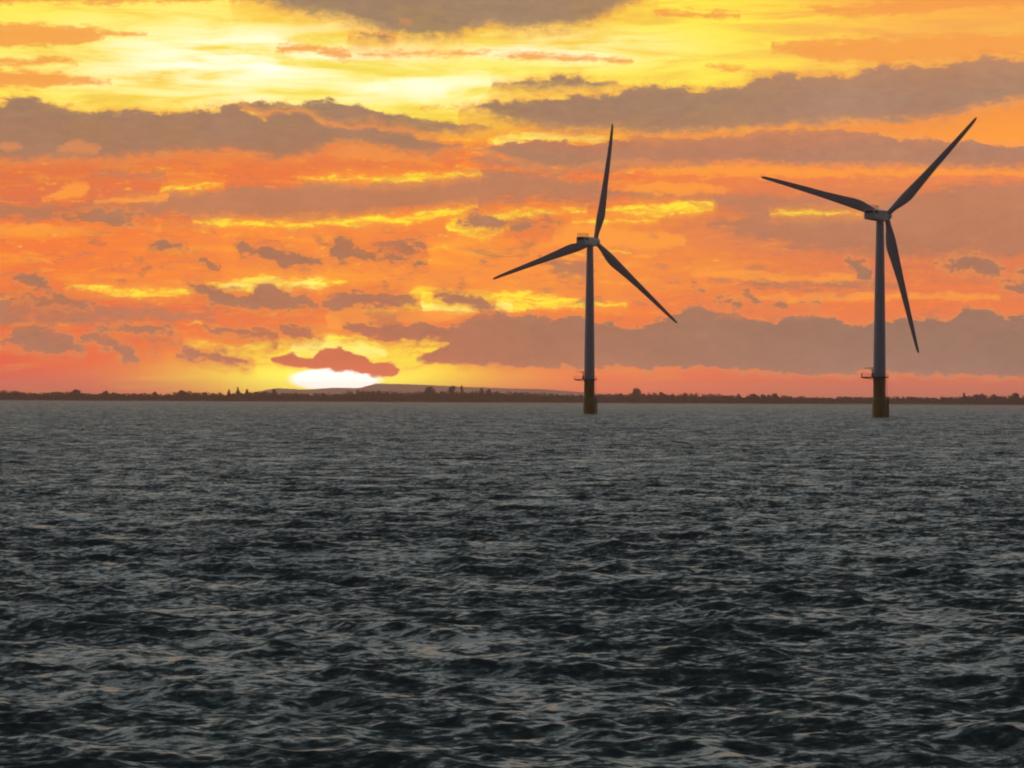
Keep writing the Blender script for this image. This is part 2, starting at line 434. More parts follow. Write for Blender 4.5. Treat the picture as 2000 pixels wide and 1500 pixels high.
# --- small ragged clouds in the middle and low sky
small = [
    [(288, 486, 489), (310, 474, 489), (330, 469, 491), (350, 473, 491), (370, 482, 487)],
    [(374, 491, 498), (395, 496, 512), (412, 508, 524), (432, 522, 530)],
    [(458, 474, 480), (470, 469, 502), (485, 471, 503), (500, 477, 505), (530, 480, 513), (560, 485, 522), (590, 489, 522), (612, 499, 521), (638, 517, 521)],
    [(637, 482, 487), (645, 476, 510), (660, 461, 512), (680, 461, 510), (700, 474, 510), (725, 486, 508), (755, 493, 508), (790, 500, 514), (820, 508, 522), (842, 512, 518)],
    [(727, 480, 486), (750, 466, 492), (775, 463, 499), (800, 466, 500), (820, 467, 498), (837, 480, 490)],
    [(362, 549, 553), (380, 545, 567), (395, 549, 577), (420, 561, 594), (450, 571, 604), (480, 574, 607), (500, 559, 609), (530, 556, 610), (560, 564, 608), (590, 572, 608), (622, 595, 605)],
    [(625, 590, 594), (640, 577, 602), (670, 567, 606), (690, 571, 606), (720, 569, 600), (750, 571, 602), (775, 574, 604), (800, 580, 606), (824, 588, 594)],
    [(848, 576, 580), (870, 566, 592), (890, 565, 594), (910, 571, 600), (940, 579, 606), (968, 592, 606)],
    [(-80, 650, 665), (0, 660, 670), (20, 653, 677), (40, 638, 687), (65, 626, 692), (90, 641, 694), (120, 647, 694), (150, 664, 694), (172, 684, 690)],
    [(18, 548, 553), (35, 538, 556), (65, 529, 567), (90, 544, 577), (102, 560, 588)],
    [(20, 578, 590), (55, 576, 592), (80, 573, 600), (110, 571, 604), (150, 581, 602), (192, 595, 600)],
    [(158, 654, 666), (180, 643, 672), (200, 644, 680), (220, 653, 687), (240, 667, 706), (260, 680, 714), (278, 696, 706)],
    [(183, 637, 643), (200, 631, 648), (225, 637, 650), (250, 633, 652), (300, 632, 654), (335, 639, 661), (357, 652, 660)],
    [(278, 682, 690), (298, 680, 694), (322, 688, 695)],
    [(342, 690, 696), (375, 674, 702), (400, 689, 710), (430, 686, 714), (460, 691, 716), (502, 708, 713)],
    [(388, 638, 644), (440, 636, 657), (480, 635, 662), (520, 639, 670), (545, 650, 674)],
    [(548, 634, 658), (562, 626, 662), (580, 634, 664), (610, 649, 664), (632, 660, 664)],
    [(885, 560, 566), (900, 500, 520)][0:0] or [(560, 600, 601), (566, 600, 602)],
    [(1823, 517, 520), (1850, 509, 526), (1880, 498, 534), (1895, 491, 536), (1915, 497, 538), (1940, 508, 539), (1964, 525, 535)],
    [(1948, 548, 556), (1975, 550, 570), (1995, 545, 577), (2080, 548, 575)],
    [(1975, 530, 538), (2000, 522, 540), (2080, 515, 540)],
    [(1643, 502, 508), (1662, 498, 524), (1680, 508, 545), (1702, 522, 552)],
    [(1393, 590, 596), (1415, 578, 602), (1440, 584, 604), (1452, 596, 602)],
    [(1443, 560, 568), (1460, 562, 582), (1478, 578, 604), (1492, 596, 603)],
    [(1498, 596, 602), (1515, 588, 607), (1537, 592, 604)],
    [(1556, 592, 597), (1575, 588, 600), (1600, 591, 597)],
    [(1348, 556, 560), (1362, 560, 572), (1378, 570, 577)],
    [(100, 419, 424), (130, 411, 432), (180, 410, 440), (230, 411, 443), (280, 417, 440), (305, 429, 434)],
    [(315, 432, 438), (345, 430, 443), (378, 435, 440)],
    [(895, 430, 440), (930, 412, 446), (960, 420, 450), (1000, 428, 446), (1050, 424, 440), (1100, 428, 436)],
    [(980, 440, 448), (1030, 436, 452), (1080, 444, 450)],
]
sun_cloud = [
    [(528, 701, 705), (545, 696, 710), (560, 691, 714), (568, 687, 716), (580, 694, 719), (592, 699, 720), (608, 699, 720), (622, 688, 721), (640, 681, 722), (655, 680, 724), (668, 676, 725), (680, 684, 726), (695, 690, 729), (710, 696, 732), (728, 706, 735),
     (738, 711, 736), (744, 704, 737), (757, 705, 737), (775, 711, 736), (784, 724, 731)],
]
small = [s for s in small if s[-1][0] - s[0][0] > 10]
sky = cloud_layer(sky, small, body, 0.135, 0.16, 1.0, 0.42, rim_k=0.85, puff=0.6, thin=0.3, halo=0.5)
sky = cloud_layer(sky, sun_cloud, W.mix(W.smooth(el, azel(655, 735)[1], azel(655, 690)[1], 0.75, 0.3), body, lin(232, 104, 62)), 0.045, 0.05, 1.0, 0.14, rim_k=0.5, puff=0.2)
# --- the rest of the vault: thick grey evening overcast, brighter towards the west, dim in the east
vz = W.m('MAXIMUM', sep.outputs[2], 0.0)
toward = W.m('MULTIPLY_ADD', W.m('COSINE', W.m('MULTIPLY', W.m('SUBTRACT', az, SUN_AZ), PI / 180)), 0.5, 0.5)
n_high = W.noise(tc.outputs['Generated'], 5.0, 8, 0.6)
grey = W.ramp(W.m('DIVIDE', W.m('MAXIMUM', el, 0.0), 90.0), [
    (0.0, lin(160, 118, 104)), (0.08, lin(176, 160, 148)), (0.12, lin(222, 230, 227)), (0.36, lin(222, 232, 231)), (0.62, lin(128, 136, 142)), (1.0, lin(92, 100, 110))])
grey_e = W.ramp(W.m('DIVIDE', W.m('MAXIMUM', el, 0.0), 90.0), [
    (0.0, lin(72, 70, 78)), (0.3, lin(76, 78, 90)), (1.0, lin(92, 100, 110))])
over = W.mix(W.smooth(toward, 0.25, 0.98), grey_e, grey)
k_over = W.smooth(n_high, 0.3, 0.7, 0.55, 1.45, 'LINEAR')
over = W.mix(1.0, over, W.vec(k_over, k_over, k_over), 'MULTIPLY')
hs = W.node('ShaderNodeHueSaturation')
hs.inputs['Saturation'].default_value = 1.015
hs.inputs['Value'].default_value = 1.0
W.link(sky, hs.inputs['Color'])
sky = hs.outputs[0]
HAZE = 6.5e-5
path = W.m('MINIMUM', W.m('DIVIDE', 145.0, W.m('TANGENT', W.m('MULTIPLY', W.m('MAXIMUM', el, 0.05), PI / 180))), 26000.0)
gain = W.m('EXPONENT', W.m('MULTIPLY', path, HAZE * 0.62))       # the sky stands outside the air layer below
sky = W.mix(1.0, sky, W.vec(gain, gain, gain), 'MULTIPLY')
inside = W.m('MULTIPLY', W.smooth(W.m('ABSOLUTE', az), 17.0, 10.8), W.smooth(el, 9.8, 8.5))
painted = W.mix(inside, over, sky)

nish = W.node('ShaderNodeTexSky', sky_type='NISHITA')
nish.sun_disc = False
nish.sun_elevation = R(max(SUN_EL, 0.3))
nish.sun_rotation = R(SUN_AZ)
bg_n = W.node('ShaderNodeBackground')
W.link(nish.outputs[0], bg_n.inputs[0])
bg_n.inputs[1].default_value = 0.05
bg_p = W.node('ShaderNodeBackground')
W.link(painted, bg_p.inputs[0])
bg_p.inputs[1].default_value = 1.0
mixs = W.node('ShaderNodeMixShader')
W.put(mixs.inputs[0], W.smooth(inside, 0.0, 1.0, 0.8, 1.0))
W.link(bg_n.outputs[0], mixs.inputs[1])
W.link(bg_p.outputs[0], mixs.inputs[2])
wo = W.node('ShaderNodeOutputWorld')
W.link(mixs.outputs[0], wo.inputs[0])

# ------------------------------------------------------------------ sun lamp, almost on the horizon
sd = bpy.data.lights.new('sun', 'SUN')
sd.energy = 0.018
sd.angle = R(20.0)             # the disc is veiled by cloud and haze
sd.color = (1.0, 0.17, 0.07)
sun = bpy.data.objects.new('sun', sd)
COL.objects.link(sun)
sv = Vector((math.sin(R(SUN_AZ)) * math.cos(R(SUN_EL)), math.cos(R(SUN_AZ)) * math.cos(R(SUN_EL)), math.sin(R(SUN_EL))))
sun.rotation_euler = sv.to_track_quat('Z', 'Y').to_euler()
sun.location = (0, 0, 300)


# ------------------------------------------------------------------ materials
def material(name):
    m = bpy.data.materials.new(name)
    m.use_nodes = True
    t = NT(m.node_tree)
    bsdf = m.node_tree.nodes['Principled BSDF']
    return m, t, bsdf


def paint(name, c, rough=0.45, dirt=0.25, dirt_c=(0.12, 0.11, 0.10, 1), scale=0.6, metallic=0.0):
    m, t, b = material(name)
    co = t.node('ShaderNodeTexCoord').outputs['Object']
    mp = t.node('ShaderNodeMapping')
    t.link(co, mp.inputs[0])
    mp.inputs['Scale'].default_value = (1, 1, 0.22)
    n1 = t.noise(mp.outputs[0], scale, 7, 0.65)
    f = t.m('MULTIPLY', t.smooth(n1, 0.45, 0.75), dirt)
    t.link(t.mix(f, c, dirt_c), b.inputs['Base Color'])
    t.link(t.smooth(n1, 0.3, 0.7, rough - 0.08, rough + 0.12), b.inputs['Roughness'])
    b.inputs['Metallic'].default_value = metallic
    return m


M_WHITE = paint('white_gelcoat', (0.44, 0.46, 0.50, 1), 0.4, 0.22, (0.28, 0.28, 0.29, 1))
M_BLADE = paint('blade_gelcoat', (0.34, 0.35, 0.38, 1), 0.45, 0.3, (0.26, 0.26, 0.26, 1))
M_YELLOW = paint('yellow_marine_paint', (0.34, 0.20, 0.02, 1), 0.5, 0.75, (0.10, 0.07, 0.03, 1), 0.8)
M_STEEL = paint('galvanised_steel', (0.16, 0.15, 0.15, 1), 0.5, 0.5, (0.08, 0.05, 0.04, 1), 1.2, 0.3)
M_DARK = paint('black_grille', (0.015, 0.015, 0.018, 1), 0.7, 0.3)
M_ALGAE = paint('wet_weed_band', (0.035, 0.04, 0.025, 1), 0.35, 0.6, (0.02, 0.02, 0.015, 1), 1.5)


# ------------------------------------------------------------------ mesh helpers
def finish(name, bm, mats, parent=None, smooth_angle=35):
    me = bpy.data.meshes.new(name)
    bm.normal_update()
    bm.to_mesh(me)
    bm.free()
    for m in (mats if isinstance(mats, (list, tuple)) else [mats]):
        me.materials.append(m)
    o = bpy.data.objects.new(name, me)
    COL.objects.link(o)
    if smooth_angle:
        me.polygons.foreach_set('use_smooth', [True] * len(me.polygons))
        try:
            me.set_sharp_from_angle(angle=R(smooth_angle))
        except Exception:
            pass
    if parent:
        o.parent = parent
    return o


def ring_loft(bm, rings, cap=True, mat=0):
    prev = None
    allv = []
    for ring in rings:
        vs = [bm.verts.new(p) for p in ring]
        if prev:
            n = len(vs)
            for i in range(n):
                f = bm.faces.new((prev[i], prev[(i + 1) % n], vs[(i + 1) % n], vs[i]))
                f.material_index = mat
        prev = vs
        allv.append(vs)
    if cap:
        bm.faces.new(list(reversed(allv[0]))).material_index = mat
        bm.faces.new(allv[-1]).material_index = mat


def lathe(bm, prof, seg=48, c=(0, 0), cap=True, mat=0):
    ring_loft(bm, [[(c[0] + r * math.cos(2 * PI * i / seg), c[1] + r * math.sin(2 * PI * i / seg), z) for i in range(seg)] for r, z in prof], cap, mat)


def tube(bm, a, b, r, seg=8):
    a, b = Vector(a), Vector(b)
    q = (b - a).to_track_quat('Z', 'Y')
    ring_loft(bm, [[p + q @ Vector((r * math.cos(2 * PI * i / seg), r * math.sin(2 * PI * i / seg), 0)) for i in range(seg)] for p in (a, b)])


def box(bm, lo, hi, bevel=0.0, seg=2):
    r = bmesh.ops.create_cube(bm, size=1.0)
    vs = r['verts']
    for v in vs:
        v.co = Vector([lo[i] + (v.co[i] + 0.5) * (hi[i] - lo[i]) for i in range(3)])
    if bevel:
        es = list({e for v in vs for e in v.link_edges})
        bmesh.ops.bevel(bm, geom=es, offset=bevel, segments=seg, profile=0.6, affect='EDGES')


def tag(o, label, cat, group=None, kind=None):
    o['label'] = label
    o['category'] = cat
    if group:
        o['group'] = group
    if kind:
        o['kind'] = kind


def structure(o, kind='structure'):
    o['kind'] = kind


# ------------------------------------------------------------------ wind turbines
HUB_Z = 64.3
PLAT_Z = 12.7
AXIS_Y = 4.6                   # rotor plane in front of the tower axis


def blade_mesh():
    secs = [  # radius, chord, thickness ratio, twist, pitch-axis fraction
        (0.9, 1.75, 1.0, 14, 0.5), (2.4, 1.75, 1.0, 14, 0.5), (3.6, 1.95, 0.82, 14, 0.46), (5.0, 2.45, 0.62, 13, 0.41), (6.8, 3.02, 0.45, 12, 0.36), (8.6, 3.45, 0.36, 11, 0.33),
        (10.0, 3.6, 0.31, 10, 0.31), (11.5, 3.5, 0.28, 9, 0.30), (14, 3.18, 0.25, 7.5, 0.30), (18, 2.72, 0.22, 5.5, 0.30), (23, 2.24, 0.2, 3.8, 0.30),
        (28, 1.98, 0.19, 2.4, 0.30), (33, 1.68, 0.18, 1.4, 0.30), (37, 1.44, 0.17, 0.8, 0.31), (40.5, 1.2, 0.16, 0.3, 0.33), (43, 1.0, 0.16, 0, 0.36),
        (44.4, 0.78, 0.16, 0, 0.42), (45.0, 0.4, 0.2, 0, 0.5)]
    bm = bmesh.new()
    rings = []
    n = 28
    for r, c, t, tw, ax in secs:
        ring = []
        rb = max(0.0, min(1.0, (t - 0.36) / 0.6))          # blend from circle to airfoil
        for i in range(n):
            a = 2 * PI * i / n
            u = 0.5 - 0.5 * math.cos(a)                     # 0 at leading edge, 1 at trailing edge
            s = 1 if math.sin(a) >= 0 else -1
            th = 5 * t * (0.2969 * math.sqrt(u) - 0.126 * u - 0.3516 * u * u + 0.2843 * u ** 3 - 0.1036 * u ** 4)
            ya = s * th + (0.02 * math.sin(PI * u) if rb < 1 else 0)
            yc = 0.5 * t * math.sin(a)
            y = (1 - rb) * ya + rb * yc
            x = (u - ax) * c
            y *= c
            w = R(tw)
            pb = -0.0009 * r * r                            # blades bent back by the wind
            ring.append((x * math.cos(w) + y * math.sin(w), -x * math.sin(w) + y * math.cos(w) + pb, r))
        rings.append(ring)
    ring_loft(bm, rings)
    return bm


def make_turbine():
    t = bpy.data.objects.new('wind_turbine', None)
    COL.objects.link(t)
    # foundation: steel pile with a wider grouted sleeve, boat landing on the right
    bm = bmesh.new()
    lathe(bm, [(2.38, -0.6), (2.38, 1.3)], 48)
    for v in bm.verts:
        v.co.x += 0.12
    fo = finish('pile_foot', bm, M_YELLOW, t)
    bm = bmesh.new()
    lathe(bm, [(2.38, 1.3), (2.38, 5.75), (2.30, 5.95), (1.98, 6.1)], 48)
    for v in bm.verts:
        v.co.x += 0.12
    finish('pile_sleeve', bm, M_YELLOW, t)
    bm = bmesh.new()
    lathe(bm, [(1.97, 6.0), (1.97, PLAT_Z - 0.25), (2.1, PLAT_Z - 0.24), (2.1, PLAT_Z - 0.05)], 48)
    finish('transition_piece', bm, M_YELLOW, t)
    bm = bmesh.new()
    for y in (-0.75, 0.75):
        tube(bm, (2.85, y, -0.6), (2.85, y, 5.9), 0.17)
        tube(bm, (2.85, y, 5.9), (1.9, y, 6.7), 0.15)
        for z in (1.4, 4.6):
            tube(bm, (2.2, y, z), (2.85, y, z), 0.12)
    bl = finish('boat_landing', bm, M_YELLOW, t)
    bm = bmesh.new()
    for y in (-0.25, 0.25):
        tube(bm, (2.62, y, 0), (2.3, y, PLAT_Z - 0.3), 0.04, 6)
    for k in range(40):
        z = 0.3 + k * 0.3
        x = 2.62 - 0.32 * z / (PLAT_Z - 0.3)
        tube(bm, (x, -0.25, z), (x, 0.25, z), 0.02, 5)
    finish('ladder', bm, M_STEEL, t)
    # work platform with its long laydown wing on the left
    bm = bmesh.new()
    lathe(bm, [(2.9, PLAT_Z - 0.04), (2.95, PLAT_Z), (2.95, PLAT_Z + 0.3), (2.9, PLAT_Z + 0.34)], 40)
    box(bm, (-5.7, -1.7, PLAT_Z - 0.08), (-2.6, 1.7, PLAT_Z + 0.28), 0.03, 1)
    for y in (-1.2, 1.2):
        tube(bm, (-5.3, y, PLAT_Z - 0.08), (-1.9, y, PLAT_Z - 0.5), 0.1, 6)
    pf = finish('platform', bm, M_STEEL, t)
    bm = bmesh.new()
    z0, z1 = PLAT_Z + 0.3, PLAT_Z + 1.4
    pts = []
    for k in range(27):
        a = -PI * 0.81 + 2 * PI * 0.81 * k / 26
        pts.append((2.82 * math.cos(a), 2.82 * math.sin(a)))
    for p, q in zip(pts, pts[1:]):
        for z in (z0 + 0.5, z1):
            tube(bm, (*p, z), (*q, z), 0.022, 5)
    for p in pts[::2]:
        tube(bm, (*p, z0 - 0.02), (*p, z1), 0.026, 5)
    wing = [(-2.6, -1.62), (-3.6, -1.62), (-4.6, -1.62), (-5.6, -1.62), (-5.6, -0.5), (-5.6, 0.6), (-5.6, 1.62), (-4.6, 1.62), (-3.6, 1.62), (-2.6, 1.62)]
    for p, q in zip(wing, wing[1:]):
        for z in (z0 + 0.5, z1):
            tube(bm, (*p, z), (*q, z), 0.018, 5)
    for p in wing:
        tube(bm, (*p, z0 - 0.06), (*p, z1), 0.026, 5)
    for y in (-1.62, 0.6, 1.62):
        tube(bm, (-5.6, y, z0 - 0.06), (-5.6, y, z1), 0.06, 6)
    finish('railing', bm, M_STEEL, pf)
    bm = bmesh.new()
    tube(bm, (-2.32, -0.6, PLAT_Z + 0.25), (-2.32, -0.6, PLAT_Z + 3.2), 0.16)
    tube(bm, (-2.32, -0.6, PLAT_Z + 3.1), (-4.9, -0.6, PLAT_Z + 2.95), 0.09)
    tube(bm, (-2.32, -0.6, PLAT_Z + 2.2), (-3.5, -0.6, PLAT_Z + 3.0), 0.05, 6)
    box(bm, (-2.62, -0.95, PLAT_Z + 0.34), (-2.05, -0.3, PLAT_Z + 1.5), 0.04, 1)
    finish('davit_crane', bm, M_STEEL, pf)
    # tower: three flanged tapering cans
    bm = bmesh.new()
    za, zb = PLAT_Z + 0.3, HUB_Z - 1.75
    prof = []
    for k in range(25):
        f = k / 24
        prof.append((1.98 + (1.22 - 1.98) * (0.25 * f + 0.75 * f ** 1.35), za + (zb - za) * f))
    lathe(bm, prof, 56)
    tw = finish('tower', bm, M_WHITE, t)
    for f in (0.3, 0.64):
        bm = bmesh.new()
        i = int(f * 24)
        r, z = prof[i]
        lathe(bm, [(r + 0.015, z - 0.09), (r + 0.03, z - 0.07), (r + 0.03, z + 0.07), (r + 0.01, z + 0.09)], 56)
        finish('flange', bm, M_WHITE, tw)
    # nacelle (built along +Y, hub end at +Y; turned into the wind on the object)
    bm = bmesh.new()
    prof = [(-8.4, 1.55, -1.38, 1.45), (-8.2, 1.7, -1.55, 1.62), (-4.0, 1.75, -1.68, 1.72), (0.5, 1.75, -1.75, 1.75), (2.4, 1.6, -1.6, 1.66), (3.1, 1.35, -1.35, 1.42)]
    rings = []
    for y, hw, zl, zh in prof:
        ring = []
        for i in range(32):
            a = 2 * PI * i / 32
            ca, sa = math.cos(a), math.sin(a)
            e = 0.28
            x = math.copysign(abs(ca) ** e, ca) * hw
            z = (zl + zh) / 2 + math.copysign(abs(sa) ** e, sa) * (zh - zl) / 2
            ring.append((x, y, z))
        rings.append(ring[::-1])
    ring_loft(bm, rings)
    na = finish('nacelle', bm, M_WHITE, t, 30)
    na.location = (0, 0, HUB_Z)
    bm = bmesh.new()
    box(bm, (-1.35, -8.62, 0.35), (1.35, -8.36, 1.25), 0.05, 1)
    for k in range(5):
        z = 0.45 + k * 0.17
        box(bm, (-1.3, -8.68, z), (1.3, -8.625, z + 0.05))
    finish('cooling_grille', bm, M_DARK, na)
    bm = bmesh.new()
    box(bm, (1.755, -7.9, 0.35), (1.80, -5.2, 1.3), 0.02, 1)
    finish('side_grille', bm, M_DARK, na)
    bm = bmesh.new()
    x0, x1, y0, y1, zf = -1.5, 1.5, -8.1, -4.2, 1.66
    cor = [(x0, y0), (x1, y0), (x1, y1), (x0, y1)]
    for i in range(4):
        p, q = cor[i], cor[(i + 1) % 4]
        for z in (zf + 0.6, zf + 1.25):
            tube(bm, (*p, z), (*q, z), 0.035, 5)
        for f in (0, 0.25, 0.5, 0.75):
            x, y = p[0] + (q[0] - p[0]) * f, p[1] + (q[1] - p[1]) * f
            tube(bm, (x, y, zf - 0.05), (x, y, zf + 1.25), 0.035, 5)
    finish('hoist_railing', bm, M_STEEL, na)
    bm = bmesh.new()
    tube(bm, (0.5, -3.2, 1.7), (0.5, -3.2, 2.9), 0.04, 6)
    tube(bm, (0.2, -3.2, 2.7), (0.8, -3.2, 2.7), 0.03, 6)
    finish('wind_vane', bm, M_STEEL, na)
    # hub with rounded nose
    bm = bmesh.new()
    lathe(bm, [(1.25, -1.5), (1.55, -1.4), (1.68, -0.6), (1.66, 0.4), (1.5, 1.2), (1.15, 1.8), (0.7, 2.2), (0.25, 2.38), (0.02, 2.4)], 40)
    bmesh.ops.rotate(bm, verts=bm.verts, cent=(0, 0, 0), matrix=Matrix.Rotation(-PI / 2, 3, 'X'))
    finish('hub', bm, M_WHITE, t, 50)
    b0 = finish('blade', blade_mesh(), M_BLADE, t, 60)
    for _ in range(2):
        b = b0.copy()
        COL.objects.link(b)
        b.parent = t
    return t


def copy_tree(o, parent=None):
    c = o.copy()
    COL.objects.link(c)
    c.parent = parent
    for ch in list(o.children):
        copy_tree(ch, c)
    return c


def pose(t, yaw, theta, lean):
    """turn nacelle and rotor into the wind (yaw clockwise from straight ahead) and set the rotor angle"""
    rz = Matrix.Rotation(-R(yaw), 4, 'Z')
    tilt = Matrix.Rotation(R(lean), 4, 'X')
    hub_m = Matrix.Translation((0, 0, HUB_Z)) @ rz @ Matrix.Translation((0, AXIS_Y, 0.25)) @ tilt
    k = 0
    for ch in t.children:
        s = ch.name.split('.')[0]
        if s == 'nacelle':
            ch.matrix_local = Matrix.Translation((0, 0, HUB_Z)) @ rz
        elif s == 'hub':
            ch.matrix_local = hub_m
        elif s == 'blade':
            ch.matrix_local = hub_m @ Matrix.Rotation(R(theta + 120 * k), 4, 'Y')
            k += 1


def ground_at(px, dist):
    a = R(azel(px, 780)[0])
    return math.sin(a) * dist, math.cos(a) * dist


D_L, D_R = 1086.0, 932.0
turb = make_turbine()
x, y = ground_at(1151, D_L)
turb.location = (x, y, 0)
turb2 = copy_tree(turb)
x, y = ground_at(1717.5, D_R)
turb2.location = (x, y, 0)
pose(turb, 27.0, 12.9, 6.5)
pose(turb2, 32.0, 48.3, 9.0)
tag(turb, 'white wind turbine with one blade pointing almost straight up, closer to the setting sun', 'wind turbine', 'offshore wind turbines')
tag(turb2, 'larger, nearer white wind turbine on yellow foundation with one blade hanging down beside its tower', 'wind turbine', 'offshore wind turbines')

# ------------------------------------------------------------------ sea: one sheet of wind waves
SHORE = 5000.0


def sea_mesh():
    fine = np.arange(-12.0, 12.0001, 0.05)
    side = 12.0 + np.cumsum(np.geomspace(0.06, 6.0, 62))
    side = side[side < 175]
    ang = np.radians(np.concatenate([-side[::-1], fine, side]))
    rad = [2.0]
    while rad[-1] < 26:
        rad.append(rad[-1] * 1.03)
    while rad[-1] < 1500:
        rad.append(rad[-1] + min(0.0021 * rad[-1], 0.42 + 0.00035 * rad[-1]))
    while rad[-1] < 4000:
        rad.append(rad[-1] + 0.945 + 0.0005 * (rad[-1] - 1500))
    while rad[-1] < SHORE + 260:
        rad.append(rad[-1] * 1.012)
    rad = np.array(rad)
    A, Rr = np.meshgrid(ang, rad)
    X0 = (Rr * np.sin(A)).astype(np.float32)
    Y0 = (Rr * np.cos(A)).astype(np.float32)
    X, Y = X0.copy(), Y0.copy()
    Z = np.zeros_like(X0)
    # local sample spacing limits the shortest wave carried by the mesh
    dr = np.gradient(rad)[:, None].astype(np.float32)
    wr = np.random.default_rng(5)
    N = 190
    lam = np.geomspace(0.26, 11.0, N) * wr.uniform(0.94, 1.06, N)
    mean = R(180 + 14)                   # waves run towards the boat and a little to the left
    for L in lam:
        k = 2 * PI / L
        spread = 0.62 if L < 2.5 else 0.42
        th = mean + wr.normal(0, spread)
        dx, dy = math.sin(th), math.cos(th)
        # slope density: strongest around 2 to 6 m waves
        slope = 0.026 * math.exp(-0.5 * (math.log(L / 1.25) / 0.9) ** 2) + 0.007
        if L > 6:
            slope *= 0.6
        amp = slope / k * wr.uniform(0.6, 1.3)
        ph = wr.uniform(0, 2 * PI)
        rows = np.nonzero((dr[:, 0] * 2.2 < L) & (rad > 22))[0]
        if len(rows) == 0:
            continue
        r1 = rows[-1] + 1
        r0 = rows[0]
        fade = np.clip((L / dr[r0:r1] - 2.2) / 2.2, 0, 1) * np.clip((rad[r0:r1, None] - 20) / 8, 0, 1).astype(np.float32)
        # slow groups, so that crests come and go along their length
        grp = 1.0 + 0.55 * np.sin((X0[r0:r1] * (-dy) + Y0[r0:r1] * dx) * np.float32(k / wr.uniform(4, 8)) + np.float32(wr.uniform(0, 6)))
        p = np.float32(k) * (X0[r0:r1] * np.float32(dx) + Y0[r0:r1] * np.float32(dy)) + np.float32(ph)
        a = (np.float32(amp) * fade * grp).astype(np.float32)
        s, c = np.sin(p), np.cos(p)
        Z[r0:r1] += a * c
        X[r0:r1] -= a * s * np.float32(dx * 0.9)
        Y[r0:r1] -= a * s * np.float32(dy * 0.9)
    nr, na = X.shape
    co = np.stack([X, Y, Z], -1).reshape(-1, 3).astype(np.float32)
    i = np.arange(nr * na).reshape(nr, na)
    quads = np.stack([i[:-1, :-1], i[:-1, 1:], i[1:, 1:], i[1:, :-1]], -1).reshape(-1, 4)[:, ::-1]
    me = bpy.data.meshes.new('sea')
    me.vertices.add(len(co))
    me.vertices.foreach_set('co', co.ravel())
    me.loops.add(quads.size)
    me.loops.foreach_set('vertex_index', quads.ravel().astype(np.int32))
    me.polygons.add(len(quads))
    me.polygons.foreach_set('loop_start', np.arange(0, quads.size, 4, dtype=np.int32))
    me.polygons.foreach_set('use_smooth', np.ones(len(quads), dtype=bool))
    me.update(calc_edges=True)
    return me


m, t, b = material('sea_water')
geo = t.node('ShaderNodeNewGeometry').outputs['Position']
mp = t.node('ShaderNodeMapping')
t.link(geo, mp.inputs[0])
mp.inputs['Rotation'].default_value = (0, 0, R(-20))
mp.inputs['Scale'].default_value = (0.62, 1.0, 1.0)
# ripples below the size of the mesh: slopes taken straight from noise, so that they hold at any distance
nrm = t.node('ShaderNodeNewGeometry').outputs['Normal']
def slopes(scale, detail, k):
    c = t.noise(mp.outputs[0], scale, detail, 0.62, 0.2, color=True)
    v = t.node('ShaderNodeVectorMath', operation='SUBTRACT')
    t.link(c, v.inputs[0]); v.inputs[1].default_value = (0.5, 0.5, 0.5)
    w = t.node('ShaderNodeVectorMath', operation='MULTIPLY')
    t.link(v.outputs[0], w.inputs[0]); w.inputs[1].default_value = (k * 0.7, k, 0)
    return w.outputs[0]
def vadd(p, q):
    v = t.node('ShaderNodeVectorMath', operation='ADD')
    t.link(p, v.inputs[0]); t.link(q, v.inputs[1])
    return v.outputs[0]
bias = t.vec(-0.02, -0.29, 0.0)          # all normals tilted towards the boat, added so the water reflects higher, greyer sky
nn = t.node('ShaderNodeVectorMath', operation='NORMALIZE')
t.link(vadd(vadd(nrm, bias), vadd(slopes(7.0, 5, 2.4), vadd(slopes(2.0, 5, 1.7), slopes(0.30, 3, 1.2)))), nn.inputs[0])
t.link(nn.outputs[0], b.inputs['Normal'])
b.inputs['Base Color'].default_value = (0.042, 0.060, 0.055, 1)
b.inputs['Roughness'].default_value = 0.3
b.inputs['IOR'].default_value = 1.333
M_SEA = m
sea = bpy.data.objects.new('sea', sea_mesh())
sea.data.materials.append(M_SEA)
COL.objects.link(sea)
structure(sea)

# ------------------------------------------------------------------ far shore, hills, woodland
m, t, b = material('coastal_grass')
n = t.noise(t.node('ShaderNodeTexCoord').outputs['Object'], 0.01, 8, 0.6)
t.link(t.mix(n, (0.05, 0.06, 0.03, 1), (0.12, 0.10, 0.06, 1)), b.inputs['Base Color'])
b.inputs['Roughness'].default_value = 0.95
M_LAND = m
m, t, b = material('woodland_leaves')
oi = t.noise(t.node('ShaderNodeTexCoord').outputs['Object'], 0.15, 5, 0.6)
t.link(t.mix(oi, (0.035, 0.045, 0.02, 1), (0.09, 0.085, 0.04, 1)), b.inputs['Base Color'])
b.inputs['Roughness'].default_value = 0.9
M_LEAF = m
m, t, b = material('bark')
n = t.noise(t.node('ShaderNodeTexCoord').outputs['Object'], 3, 6, 0.6)
t.link(t.mix(n, (0.05, 0.035, 0.025, 1), (0.12, 0.09, 0.07, 1)), b.inputs['Base Color'])
b.inputs['Roughness'].default_value = 0.95
M_BARK = m

